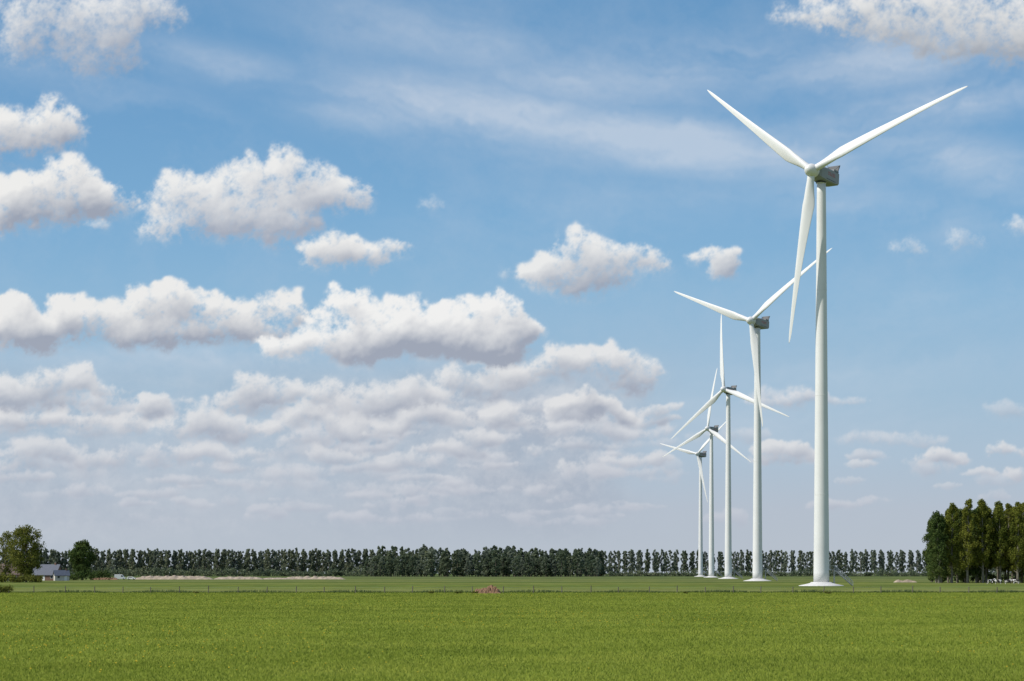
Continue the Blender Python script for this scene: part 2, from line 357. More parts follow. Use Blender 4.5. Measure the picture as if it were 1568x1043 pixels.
n4 = noise(1.0, 5, mapping(.10, .05)); nt.links.new(n4.outputs['Fac'], yr.inputs['Value']); nt.links.new(yr.outputs[0], yel.inputs[0])
nt.links.new(c, yel.inputs[6]); yel.inputs[7].default_value = (.28, .28, .045, 1)
nt.links.new(yel.outputs[2], b.inputs[0])
bp = N(nt, 'ShaderNodeBump'); bp.inputs['Strength'].default_value = .3; bp.inputs['Distance'].default_value = .08
nt.links.new(n2.outputs['Fac'], bp.inputs['Height']); nt.links.new(bp.outputs[0], b.inputs['Normal'])
nt.links.new(b.outputs[0], o_.inputs[0])
G = 14000
me = quad_mesh('meadow', [(-G, -3000, 0), (G, -3000, 0), (G, G, 0), (-G, G, 0)], [(0, 1, 2, 3)], [m])
add_obj('meadow_ground', me)

# grass blades in the near field
R_ = np.random.default_rng(5)
n = 420000
d = 45*np.exp(R_.random(n)*math.log(340/45.)); x = (R_.random(n)*2-1)*(d*0.275+3)
clump = np.sin(x*1.7+np.sin(d*.9)*2)*np.sin(d*1.1+np.sin(x*.7)*3)
h = (0.045+0.06*R_.random(n)+0.02*clump*(R_.random(n)))*(1+(d-45)/600); wd = 0.010+d*0.00018
tuft = R_.random(n) > .996; h = np.where(tuft, h*2.2, h)
a = R_.random(n)*math.pi; lx = (R_.random(n)-.5)*h*1.6; ly = (R_.random(n)-.2)*h*1.6
ca, sa = np.cos(a)*wd, np.sin(a)*wd
V = np.stack([np.stack([x-ca, d-sa, 0*x], 1), np.stack([x+ca, d+sa, 0*x], 1), np.stack([x+lx+ca*.25, d+ly+sa*.25, h], 1), np.stack([x+lx-ca*.25, d+ly-sa*.25, h], 1)], 1).reshape(-1, 3)
F = np.arange(4*n).reshape(-1, 4)
gm = leaf_mat('grass_blades', (.175, .225, .034), (.24, .295, .045), (.35, .385, .07), transl=.42, nscale=.10)
add_obj('grass', quad_mesh('grass', V, F, [gm]))
# dandelions
n = 2300
d = 66*np.exp(R_.random(n)*math.log(300/66.)); x = (R_.random(n)*2-1)*(d*.27)
dens = np.sin(x*.11+1)*np.sin(d*.05+x*.03)+R_.random(n)*1.3
k = dens > .85; x = x[k]; d = d[k]; n = len(x)
h = .08+.06*R_.random(n); r = (.013+.010*R_.random(n))*(1+d/200)
oct_ = [(-1, -1, 0), (1, -1, 0), (1, 1, .5), (-1, 1, .5)]
V = np.stack([np.stack([x+ox*r, d+oy*r, h+oz*r], 1) for ox, oy, oz in oct_] + [np.stack([x+ox*r, d-0.2*r, h+oz*r-.2*r], 1) for ox, oz in ((-1, -.6), (1, -.6), (.8, .6), (-.8, .6))], 1).reshape(-1, 3)
F = np.arange(8*n).reshape(-1, 4)
ym = simple_mat('dandelion_yellow', (.62, .48, .03), .8)
add_obj('dandelion_flowers', quad_mesh('dandelion_flowers', V, F, [ym]))

# ------------------------------------------------------------------ trees
def leaves(rg, cen, rads, nper, size):
    n = len(cen)*nper
    c = np.repeat(cen, nper, 0); rr = np.repeat(rads, nper, 0)
    dv = rg.standard_normal((n, 3)); dv /= np.linalg.norm(dv, axis=1)[:, None]
    p = c+dv*rr*(rg.random((n, 1))**.45)
    a = rg.standard_normal((n, 3)); a /= np.linalg.norm(a, axis=1)[:, None]
    b_ = np.cross(a, dv+.3*rg.standard_normal((n, 3))); b_ /= np.linalg.norm(b_, axis=1)[:, None]+1e-6
    s = size*(.5+.8*rg.random((n, 1)))
    V = np.stack([p+a*s, p+b_*s*.65, p-a*s, p-b_*s*.65], 1).reshape(-1, 3)
    return V, np.arange(4*n).reshape(-1, 4)
def tube(pts, rs, k=6):
    V = []; F = []
    for i, (p, r) in enumerate(zip(pts, rs)):
        q = pts[min(i+1, len(pts)-1)]-pts[max(i-1, 0)]; q = q/(np.linalg.norm(q)+1e-9)
        u_ = np.cross(q, (0.3, 1, .1)); u_ /= np.linalg.norm(u_); v_ = np.cross(q, u_)
        for t in range(k):
            an = 2*math.pi*t/k; V.append(p+(u_*math.cos(an)+v_*math.sin(an))*r)
    for i in range(len(pts)-1):
        for t in range(k): F.append((i*k+t, i*k+(t+1) % k, (i+1)*k+(t+1) % k, (i+1)*k+t))
    return np.array(V), np.array(F)
def tree_data(seed, H, cb, rmax, kind='poplar', ncl=45, nper=60, leaf=.4, tr=.35, limbs=True, spread=.5):
    rg = np.random.default_rng(seed)
    Vs, Fs, Ms = [], [], []; off = 0
    def put(V, F, m_):
        nonlocal off
        Vs.append(V); Fs.append(F+off); Ms.append(np.full(len(F), m_)); off += len(V)
    lean = rg.uniform(-.02, .02, 2)*H
    top = H*.93 if kind == 'poplar' else H*.7
    zs = np.linspace(0, 1, 7)
    pts = np.stack([lean[0]*zs**2+rg.normal(0, .06, 7)*zs, lean[1]*zs**2+rg.normal(0, .06, 7)*zs, zs*top], 1)
    put(*tube(pts, tr*(1.15-zs)**.8+.03), 0)
    cen = []; rads = []
    for i in range(ncl):
        t = (i+rg.random())/ncl
        if kind == 'poplar':
            z = cb+(H-cb)*t*.97; prof = rmax*(min(1, (t+.16)/.3)**.6)*((1-t)**.42*.95+.10)
            cr_ = rmax*rg.uniform(.22, .44)*(1-.45*t)
            q = prof*rg.random()**.55*.9
        else:
            t2 = 1-2*t; z = cb+(H-cb)*(.5-.47*t2); prof = rmax*math.sqrt(max(0.05, 1-t2*t2))
            cr_ = rmax*rg.uniform(.18, .36); q = prof*rg.random()**.45*.88
        an = rg.random()*2*math.pi
        c_ = np.array([math.cos(an)*q, math.sin(an)*q, z]); c_[:2] += lean*(z/H)**2
        cen.append(c_); rads.append([cr_, cr_, cr_*(1.25 if kind == 'poplar' else .8)])
        if limbs and i % 3 == 0:
            z0 = max(cb*.75, z-q*(1.3 if kind == 'poplar' else .7)-1); z0 = min(z0, top*.95)
            b0 = np.array([lean[0]*(z0/H)**2, lean[1]*(z0/H)**2, z0])
            md = (b0+c_)/2+np.array([0, 0, -.06*q])
            put(*tube(np.array([b0, md, c_]), [tr*.35*(1-z0/H)+.05, tr*.2*(1-z0/H)+.04, .02], 4), 0)
    put(*[*leaves(rg, np.array(cen), np.array(rads), nper, leaf)], 1)
    return np.concatenate(Vs), np.concatenate(Fs), np.concatenate(Ms)
bark = simple_mat('bark', (.12, .10, .075), .9, scale=3, var=.35)
bark_l = simple_mat('pale_bark', (.17, .155, .12), .9, scale=2, var=.3)
lf_pop = leaf_mat('poplar_leaves', (.095, .125, .026), (.18, .20, .036), (.29, .29, .058), .40, .10)
lf_dark = leaf_mat('dark_leaves', (.055, .09, .028), (.09, .13, .038), (.15, .18, .052), .34, .2)
lf_mid = leaf_mat('fresh_leaves', (.10, .12, .026), (.185, .195, .042), (.29, .28, .085), .38, .25)
lf_far = leaf_mat('far_leaves_haze', (.15, .18, .12), (.22, .245, .155), (.32, .33, .20), .40, .03)  # distance haze painted into the leaf colour: paler and bluer
lf_far2 = leaf_mat('far_leaves_cool_haze', (.13, .165, .13), (.19, .225, .165), (.27, .30, .21), .40, .03)  # cooler variant, aerial haze also put into the colour
lf_fard = leaf_mat('far_dark_leaves_haze', (.085, .12, .085), (.13, .165, .10), (.20, .225, .13), .36, .03)  # darker woodland and hedge leaves, haze likewise mixed into the colour
tmpl = []
for k in range(5):
    V, F, M = tree_data(100+k, 27.5, 4.5+k*.5, 3.6, 'poplar', ncl=95, nper=105, leaf=.235, tr=.34)
    tmpl.append(quad_mesh('poplar_tree', V, F, [bark_l, lf_pop], M))
for k in range(2):
    V, F, M = tree_data(120+k, 26, 3.0, 4.6, 'poplar', ncl=95, nper=110, leaf=.28, tr=.34)
    tmpl.append(quad_mesh('poplar_tree', V, F, [bark_l, lf_dark], M))
rg = random.Random(9)
for r_, D in enumerate((655, 664, 675, 690, 706)):
    x0 = bx(1432, D)+(0 if r_ else 1)
    for i in range(13):
        x = x0+i*5.0+rg.uniform(-1, 1)+(2.2 if r_ % 2 else 0)
        hsc = .95+rg.uniform(-.05, .07)+(.03 if i > 4 else 0)-(.06 if i == 0 else 0)
        dk = (i < 1) or (i < 4 and rg.random() < .4) or rg.random() < .12
        add_obj('poplar_tree', tmpl[rg.choice((5, 6))] if dk else tmpl[rg.randint(0, 4)], (x, D+rg.uniform(-2, 2), 0), rg.uniform(0, 6.28), scale=hsc)
def shrubs(name, items, mat, leaf=.3, nper=140, seed=3):
    rgn = np.random.default_rng(seed); cen = []; rd = []
    for (x, y, w_, h_) in items:
        for _ in range(5):
            cen.append([x+rgn.uniform(-.5, .5)*w_, y+rgn.uniform(-.4, .4)*w_, h_*rgn.uniform(.25, .7)]); rd.append([w_*.33, w_*.33, h_*.4])
    V, F = leaves(rgn, np.array(cen), np.array(rd), nper//5, leaf)
    V[:, 2] = np.maximum(V[:, 2], 0.01)
    Vs = [V]; Fs = [F]; Ms = [np.ones(len(F))]; off = len(V)
    for c_ in cen[::3]:
        v2, f2 = tube(np.array([[c_[0], c_[1], 0], [c_[0]+.1, c_[1], c_[2]*.6], c_]), [.08, .06, .03], 4)
        Vs.append(v2); Fs.append(f2+off); Ms.append(np.zeros(len(f2))); off += len(v2)
    add_obj(name, quad_mesh(name, np.concatenate(Vs), np.concatenate(Fs), [bark, mat], np.concatenate(Ms)))
shrubs('grove_undergrowth', [(bx(1440, 680)+i*2.6+rg.uniform(-1, 1), rg.uniform(680, 705), 3.5, rg.uniform(1.0, 3.2)) for i in range(24)], lf_dark, .35, 260, 4)
V, F, M = tree_data(200, 19.5, 2.5, 7.0, 'round', ncl=110, nper=85, leaf=.32, tr=.4)
add_obj('alder_tree', quad_mesh('alder_tree', V, F, [bark, lf_mid], M), (bx(40, 700), 700, 0))
V, F, M = tree_data(201, 18, 2.5, 5.4, 'round', ncl=80, nper=55, leaf=.26, tr=.3)
mm_ = quad_mesh('alder_tree', V, F, [bark_l, lf_mid], M)
add_obj('alder_tree', mm_, (bx(8, 715), 715, 0)); add_obj('alder_tree', mm_, (bx(-28, 705), 705, 0), 2.0, scale=1.02)
V, F, M = tree_data(203, 17.6, 1.5, 6.4, 'round', ncl=120, nper=90, leaf=.36, tr=.4)
add_obj('lime_tree', quad_mesh('lime_tree', V, F, [bark, lf_dark], M), (bx(126, 900), 900, 0))
shrubs('garden_hedge', [(bx(x_, 690), 690+rg.uniform(-3, 3), rg.uniform(3, 5), rg.uniform(1.6, 3.6)) for x_ in range(-60, 60, 7)], lf_mid, .3, 300, 6)
shrubs('orchard_hedge', [(bx(x_, 900), 893+rg.uniform(-3, 3), rg.uniform(4, 6), rg.uniform(2.0, 5.5)) for x_ in range(106, 175, 8)], lf_dark, .35, 300, 7)
def row(name, items, mats, seed, **kw):
    Vs, Fs, Ms, off = [], [], [], 0
    rgn = random.Random(seed)
    protos = [tree_data(seed*10+i, 25, kw['cb'], kw['rm'], kw.get('kind', 'poplar'), ncl=kw['ncl'], nper=kw['nper'], leaf=kw['leaf'], tr=kw.get('tr', .4), limbs=False) for i in range(7)]
    for (x, y, s) in items:
        V, F, M = rgn.choice(protos); an = rgn.uniform(0, 6.28); V = V*s
        mi = rgn.choice((1, 1, 2)) if len(mats) > 2 else 1
        V2 = np.stack([V[:, 0]*math.cos(an)-V[:, 1]*math.sin(an)+x, V[:, 0]*math.sin(an)+V[:, 1]*math.cos(an)+y, V[:, 2]], 1)
        Vs.append(V2); Fs.append(F+off); Ms.append(M*mi); off += len(V2)
    add_obj(name, quad_mesh(name, np.concatenate(Vs), np.concatenate(Fs), mats, np.concatenate(Ms)))
it = []
for D, lo_, hi_ in ((1920, 8, 11), (1945, 9, 13), (1975, 10, 14)):
    x_ = -60.0
    while x_ < 600:
        it.append((bx(x_, D), D+rg.uniform(-3, 3), rg.uniform(.95, 1.09))); x_ += rg.uniform(lo_, hi_)
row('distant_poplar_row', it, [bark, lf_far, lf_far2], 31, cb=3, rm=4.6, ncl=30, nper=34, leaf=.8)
it = []
x_ = 880.0
while x_ < 1700:
    it.append((bx(x_, 1930), 1930+rg.uniform(-2, 2), rg.uniform(.94, 1.05))); x_ += rg.uniform(9.5, 12.5) if rg.random() > .06 else 17
for D in (1965, 2010):
    x_ = 880.0
    while x_ < 1700:
        it.append((bx(x_, D), D, rg.uniform(.94, 1.05))); x_ += rg.uniform(12, 16)
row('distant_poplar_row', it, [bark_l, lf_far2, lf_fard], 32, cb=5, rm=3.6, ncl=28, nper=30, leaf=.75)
it = []
for i in range(170):
    x_ = rg.uniform(560, 915); D = rg.uniform(1640, 1760)
    edge = min(1, (x_-545)/60., (935-x_)/60.)
    it.append((bx(x_, D), D, rg.uniform(.52, .92)*(.65+.35*edge)))
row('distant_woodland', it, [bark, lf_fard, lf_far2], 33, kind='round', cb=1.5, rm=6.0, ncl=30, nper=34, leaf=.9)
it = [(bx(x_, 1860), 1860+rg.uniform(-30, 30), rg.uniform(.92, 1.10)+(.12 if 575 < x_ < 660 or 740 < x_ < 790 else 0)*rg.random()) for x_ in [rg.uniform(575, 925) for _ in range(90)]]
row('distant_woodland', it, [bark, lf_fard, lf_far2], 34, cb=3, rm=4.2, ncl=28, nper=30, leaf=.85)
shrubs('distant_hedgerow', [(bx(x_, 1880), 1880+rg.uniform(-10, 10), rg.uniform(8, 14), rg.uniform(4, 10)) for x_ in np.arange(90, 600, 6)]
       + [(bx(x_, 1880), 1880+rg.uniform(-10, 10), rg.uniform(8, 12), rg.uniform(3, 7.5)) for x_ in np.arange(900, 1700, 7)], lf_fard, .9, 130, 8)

# ------------------------------------------------------------------ wind turbines
white = simple_mat('turbine_white', (.74, .74, .725), .5, var=.04, scale=.15)
nac_m = simple_mat('nacelle_grey', (.25, .265, .26), .45, var=.06)
dark_m = simple_mat('dark_grey', (.05, .055, .06), .5)
red_m = simple_mat('marking_red', (.45, .03, .03), .5)
conc = simple_mat('pale_concrete', (.62, .61, .58), .85, var=.12, bump=.3)
steel = simple_mat('galvanised_steel', (.42, .43, .44), .45, metal=.4)
def tower_fn(bm):
    rings = []
    for z in np.linspace(0, 102.6, 40):
        t = z/102.6; r = 2.02-(.88)*t if t < 1 else 1.14
        rings.append([(r*math.cos(a_), r*math.sin(a_), z+.9) for a_ in np.linspace(0, 2*math.pi, 48, endpoint=False)])
    loft(bm, rings)
    for z in (22.5, 48, 75):
        r = 2.02-.88*z/102.6+.015
        loft(bm, [[(r*math.cos(a_), r*math.sin(a_), z+.9+dz) for a_ in np.linspace(0, 2*math.pi, 48, endpoint=False)] for dz in (-.06, .06)])
    vs = bbox(bm, 1.9, 2.06, -.5, .5, 4.2, 6.4, 1)
    r = 1.25
    loft(bm, [[(r*math.cos(a_), r*math.sin(a_), z) for a_ in np.linspace(0, 2*math.pi, 32, endpoint=False)] for z in (103.2, 103.75)])
tower_me = bm_mesh('tower', tower_fn, [white, steel])
def found_fn(bm):
    def ring(r, z): return [(r*math.cos(a_), r*math.sin(a_), z) for a_ in np.linspace(0, 2*math.pi, 40, endpoint=False)]
    loft(bm, [ring(5.9, -.1), ring(5.7, .12), ring(3.6, .55), ring(2.9, .75), ring(2.6, 1.0)])
found_me = bm_mesh('foundation', found_fn, [conc])
def stair_fn(bm):
    bbox(bm, 2.0, 3.4, -.75, .75, 4.05, 4.15)
    for sy in (-.72, .72):
        bar(bm, (3.4, sy, 4.1), (8.0, sy, .1), .09)
        bar(bm, (3.4, sy, 5.2), (8.0, sy, 1.2), .05); bar(bm, (3.4, sy, 4.65), (8.0, sy, .65), .035)
        bar(bm, (2.1, sy, 5.2), (3.4, sy, 5.2), .05)
        bar(bm, (3.3, sy, 0), (3.3, sy, 4.1), .08)
        for t in np.linspace(0, 1, 6): bar(bm, (3.4+4.6*t, sy, 4.1-4*t), (3.4+4.6*t, sy, 5.2-4*t), .04)
        bar(bm, (2.2, sy, 4.1), (2.2, sy, 5.2), .04)
    for t in np.linspace(.03, .97, 20): bbox(bm, 3.4+4.6*t-.13, 3.4+4.6*t+.13, -.68, .68, 4.06-4*t, 4.10-4*t)
stair_me = bm_mesh('stairs', stair_fn, [steel])
def rsec(x, hw, z0, z1, ch=.35):
    return [(x, -hw, z0+ch), (x, -hw+ch, z0), (x, hw-ch, z0), (x, hw, z0+ch), (x, hw, z1-ch), (x, hw-ch, z1), (x, -hw+ch, z1), (x, -hw, z1-ch)]
def nac_fn(bm):
    R0 = [rsec(3.4, 1.25, -1.35, 1.35, .5), rsec(2.6, 1.6, -1.6, 1.65, .4), rsec(.5, 1.75, -1.75, 1.8), rsec(-4.5, 1.75, -1.75, 1.95), rsec(-6.2, 1.7, -1.35, 1.95), rsec(-6.6, 1.5, -1.0, 1.7)]
    R_2 = [[bm.verts.new(p) for p in r] for r in R0]
    for k in range(len(R_2)-1):
        for i in range(8): bm.faces.new((R_2[k][i], R_2[k][(i+1) % 8], R_2[k+1][(i+1) % 8], R_2[k+1][i]))
    bm.faces.new(R_2[0]); bm.faces.new(R_2[-1])
    bbox(bm, -6.3, -3.8, -1.5, 1.5, 1.96, 2.35, 0)
    vs = bbox(bm, -5.9, -5.6, -1.65, 1.65, 2.36, 4.0, 1)
    for v_ in vs:
        if v_.co.z > 3: v_.co.x -= .8
    for sy in (-1.5, 1.5): bar(bm, (-4.2, sy, 2.3), (-6.2, sy, 3.8), .08, mi=0)
    bar(bm, (-3.0, 0, 1.9), (-3.0, 0, 3.4), .04, mi=1); bar(bm, (-2.6, .6, 1.9), (-2.6, .6, 3.0), .04, mi=1)
    for sy in (-1, 1):
        y0, y1 = sorted((sy*1.752, sy*1.775))
        bbox(bm, -4.3, 0.4, y0, y1, -1.15, -.95, 1)
        for i in range(5):
            xx_ = -3.9+i*.75
            bbox(bm, xx_, xx_+.14, y0, y1, .05, .85, 2)
            if i != 2: bbox(bm, xx_+.145, xx_+.5, y0, y1, .70, .85, 2)
            bbox(bm, xx_+.145, xx_+.45, y0, y1, .05, .20, 2)
    loft(bm, [[(1.3*math.cos(a_), 1.3*math.sin(a_), z) for a_ in np.linspace(0, 2*math.pi, 32, endpoint=False)] for z in (-2.1, -1.7)], mi=1)
nac_me = bm_mesh('nacelle', nac_fn, [nac_m, dark_m, red_m])
def hub_fn(bm):
    prof = [(-1.3, 1.45), (-1.1, 1.6), (0, 1.7), (.8, 1.62), (1.5, 1.35), (2.1, .9), (2.4, .45), (2.5, .05)]
    loft(bm, [[(x_, r*math.cos(a_), r*math.sin(a_)) for a_ in np.linspace(0, 2*math.pi, 32, endpoint=False)] for x_, r in prof])
hub_me = bm_mesh('rotor_hub', hub_fn, [white])
def blade_fn(bm):
    L = 44.0; rings = []
    for t in [0, .02, .04, .07, .10, .14, .18, .22, .28, .35, .42, .5, .6, .7, .8, .88, .94, .975, .992, 1.0]:
        z = 1.2+t*(L-1.2)
        ch = np.interp(t, [0, .04, .18, .5, .8, .94, .985, 1], [1.85, 1.9, 3.2, 1.95, 1.1, .75, .42, .12])
        th = np.interp(t, [0, .04, .18, .5, .8, 1], [1.85, 1.8, 1.05, .42, .2, .04])
        rd_ = max(0, 1-t/.14)
        tw = rad(np.interp(t, [0, .18, .4, .7, 1], [16, 14, 7, 2, -1]))
        flex = -2.8*t**2
        pts = []
        for i in range(20):
            a_ = 2*math.pi*i/20
            cy_ = .5*math.cos(a_); s_ = math.sin(a_)
            air = s_*(.5 if s_ > 0 else .32)*(1-max(0, (.5-cy_)-.30)*.95)
            y_ = (cy_-(-.0+.18*(1-rd_)))*ch; x_ = (air*(1-rd_)+.5*s_*rd_)*th
            pts.append((x_*math.cos(tw)+y_*math.sin(tw)+flex, -x_*math.sin(tw)+y_*math.cos(tw), z))
        rings.append(pts)
    loft(bm, rings)
blade_me = bm_mesh('blade', blade_fn, [white])
phis = [22, 38, 97, 85, 45]
for i in range(5):
    X0, Y0 = 79.4+20.9*i, 511+302.5*i
    e_ = add_empty('wind_turbine', (X0, Y0, 0))
    add_obj('foundation', found_me, parent=e_); add_obj('tower', tower_me, parent=e_); add_obj('stairs', stair_me, parent=e_)
    yaw = rad(38+(0, 1, -2, 1, 2)[i]); ax = Vector((-math.sin(yaw), -math.cos(yaw), 0))
    e1 = Vector((math.cos(yaw), -math.sin(yaw), 0))
    tilt = rad(5); axt = (ax*math.cos(tilt)+Vector((0, 0, 1))*math.sin(tilt)).normalized()
    up = e1.cross(axt); up = up if up.z > 0 else -up
    Mn = Matrix((axt, up.cross(axt), up)).transposed().to_4x4()
    na = add_obj('nacelle', nac_me, parent=e_); na.matrix_local = Matrix.Translation((0, 0, 105.4)) @ Mn
    hc = Vector((0, 0, 105.4))+axt*4.9
    hb = add_obj('rotor_hub', hub_me, parent=e_); hb.matrix_local = Matrix.Translation(hc) @ Mn
    for k in range(3):
        ph = rad(phis[i]+120*k)
        zd = e1*math.cos(ph)+up*math.sin(ph)
        yd = zd.cross(axt)
        Mb = Matrix((axt, yd, zd)).transposed()
        if Mb.determinant() < 0: Mb = Matrix((axt, -yd, zd)).transposed()
        bl_ = add_obj('blade_%d' % (k+1), blade_me, parent=e_); bl_.matrix_local = Matrix.Translation(hc) @ Mb.to_4x4()

# ------------------------------------------------------------------ fence
wood = simple_mat('weathered_wood', (.15, .13, .10), .9, var=.3)
def fence_fn(bm):
    r2 = random.Random(4); prev = None; x = -140.0
    while x < 150:
        y = 334+1.5*math.sin(x*.03); h_ = r2.uniform(1.0, 1.25)
        bar(bm, (x, y, -.1), (x+r2.uniform(-.04, .04), y, h_), .08, 6)
        if prev:
            for z in (.35, .65, .95): bar(bm, (prev[0], prev[1], z), (x, y, z), .010, 4, 1)
        prev = (x, y); x += r2.uniform(4.6, 5.4)
add_obj('wire_fence', bm_mesh('wire_fence', fence_fn, [wood, steel]))

# ------------------------------------------------------------------ soil heaps and banks
def mound(name, cx, cy, L, W, H_, mat, seed, nx=60, ny=16, rough=.25):
    rg2 = np.random.default_rng(seed)
    xs = np.linspace(-1, 1, nx); ys = np.linspace(-1, 1, ny); X_, Y_ = np.meshgrid(xs, ys)
    Z = np.clip(1-np.abs(X_)**6, 0, 1)*np.clip(1-Y_**2, 0, 1)**.8
    k1 = sum(np.sin(X_*f_*L*.35+p_)*np.cos(Y_*q_+p_)/(1+i*.4) for i, (f_, p_, q_) in enumerate([(rg2.uniform(.5, 3), rg2.uniform(0, 6), rg2.uniform(1, 4)) for _ in range(6)]))
    Z = Z*H_*(1+.13*k1+rough*rg2.uniform(-.5, .5, Z.shape))-.03
    V = np.stack([X_*L/2+cx, Y_*W/2+cy, Z], -1).reshape(-1, 3); id_ = np.arange(nx*ny).reshape(ny, nx)
    F = np.stack([id_[:-1, :-1], id_[:-1, 1:], id_[1:, 1:], id_[1:, :-1]], -1).reshape(-1, 4)
    add_obj(name, quad_mesh(name, V, F, [mat], smooth=False))
soil = simple_mat('sandy_soil', (.38, .31, .23), .95, var=.3, scale=.6, bump=.4)
redsoil = simple_mat('red_brown_rubble', (.24, .14, .08), .95, var=.45, scale=2.5, bump=.5)
D = 1000
for k, (a_, b__, hh) in enumerate([(203, 328, 1.7), (324, 402, 1.3), (396, 440, .8), (425, 525, 1.4)]):
    mound('soil_bank', bx((a_+b__)/2, D), D+k*6, (b__-a_)/FPX*D, 9, hh, soil, 40+k)
mound('soil_bank', bx(160, 960), 960, 14, 6, 1.0, redsoil, 44)
mound('soil_bank', bx(1386, 700), 700, 8, 4, .8, soil, 46)
mound('soil_heap', bx(746, 325), 325, 4.6, 2.6, .85, redsoil, 45, 30, 14, .8)
shrubs('nettle_clump', [(bx(702, 322), 322, .9, .5), (bx(660, 324), 324, .7, .4), (bx(728, 323), 323, .8, .45), (bx(1266, 318), 318, 1.1, .4), (bx(1050, 322), 322, .6, .35), (bx(300, 326), 326, .8, .35)], lf_mid, .1, 200, 12)
shrubs('bramble_bush', [(bx(2, 330), 331, 3.0, 1.5), (bx(-14, 330), 331, 3.0, 1.7)], lf_mid, .14, 420, 14)
nv = 9000; xs = R_.uniform(-150, 150, nv); ys = 336+1.5*np.sin(xs*.03)+R_.uniform(0, 3, nv)
hh = R_.uniform(.15, .42, nv)*(1+.4*np.sin(xs*.4)); wd = .05
V = np.stack([np.stack([xs-wd, ys, 0*xs], 1), np.stack([xs+wd, ys, 0*xs], 1), np.stack([xs+wd*.4+.08, ys+.1, hh], 1), np.stack([xs-wd*.4+.08, ys+.1, hh], 1)], 1).reshape(-1, 3)
add_obj('ditch_verge_grass', quad_mesh('ditch_verge', V, np.arange(4*nv).reshape(-1, 4), [lf_dark]))

# ------------------------------------------------------------------ farm buildings
brick = simple_mat('brick', (.20, .12, .09), .9, var=.2, scale=3)
slate = simple_mat('slate_roof', (.075, .09, .12), .5, var=.2, scale=2)
tile = simple_mat('weathered_tile_roof', (.17, .12, .10), .8, var=.2, scale=2)
wpaint = simple_mat('white_paint', (.75, .75, .73), .5); glass = simple_mat('window_glass', (.03, .04, .05), .1)
render_ = simple_mat('pale_render', (.55, .53, .48), .85)
def house(name, loc, rz, L, W, wall_h, ridge, roofm, wallm):
    e_ = add_empty(name, loc, rz)
    def walls(bm):
        pts = [(-W/2, 0), (W/2, 0), (W/2, wall_h), (0, ridge), (-W/2, wall_h)]
        A_ = [bm.verts.new((-L/2, y, z)) for y, z in pts]; B_ = [bm.verts.new((L/2, y, z)) for y, z in pts]
        bm.faces.new(A_); bm.faces.new(B_[::-1])
        for i in (0, 1, 4): bm.faces.new((A_[i], A_[(i+1) % 5], B_[(i+1) % 5], B_[i]))
    add_obj('walls', bm_mesh('walls', walls, [wallm]), parent=e_)
    def roof(bm):
        o_x = .35; sl_ = (ridge-wall_h)/(W/2)
        for s in (-1, 1):
            a_ = [(s*(W/2+.4), wall_h-.4*sl_+.03), (s*.001, ridge+.03), (s*.001, ridge+.2), (s*(W/2+.4), wall_h-.4*sl_+.2)]
            A_ = [bm.verts.new((-L/2-o_x, y, z)) for y, z in a_]; B_ = [bm.verts.new((L/2+o_x, y, z)) for y, z in a_]
            bm.faces.new(A_); bm.faces.new(B_[::-1])
            for i in range(4): bm.faces.new((A_[i], A_[(i+1) % 4], B_[(i+1) % 4], B_[i]))
        bbox(bm, L*.3, L*.3+.6, -.3, .3, ridge-.3, ridge+.9, 1)
    add_obj('roof', bm_mesh('roof', roof, [roofm, brick]), parent=e_)
    def win(bm):
        n_ = int(L/2.8)
        for i in range(n_):
            x_ = -L/2+(i+.5)*L/n_
            if i == n_//2:
                bbox(bm, x_-.55, x_+.55, -W/2-.05, -W/2-.003, 0.02, 2.1, 0)
            else:
                bbox(bm, x_-.6, x_+.6, -W/2-.05, -W/2-.003, .9, 2.1, 0); bbox(bm, x_-.5, x_+.5, -W/2-.07, -W/2-.055, 1.0, 2.0, 1)
        for s in (-1, 1):
            xa_, xb_ = sorted((s*(L/2+.003), s*(L/2+.05))); bbox(bm, xa_, xb_, -.6, .6, 3.0, 4.1, 0)
            xa_, xb_ = sorted((s*(L/2+.053), s*(L/2+.07))); bbox(bm, xa_, xb_, -.5, .5, 3.1, 4.0, 1)
    add_obj('windows_and_door', bm_mesh('windows', win, [wpaint, glass]), parent=e_)
house('brick_farmhouse', (bx(73, 860), 860, 0), rad(-12), 11, 8, 2.6, 6.8, slate, brick)
house('rendered_outbuilding', (bx(94, 850), 850, 0), rad(20), 6, 5, 2.3, 4.3, slate, render_)
house('brick_barn', (bx(14, 830), 830, 0), rad(10), 14, 9, 2.8, 7.0, tile, brick)

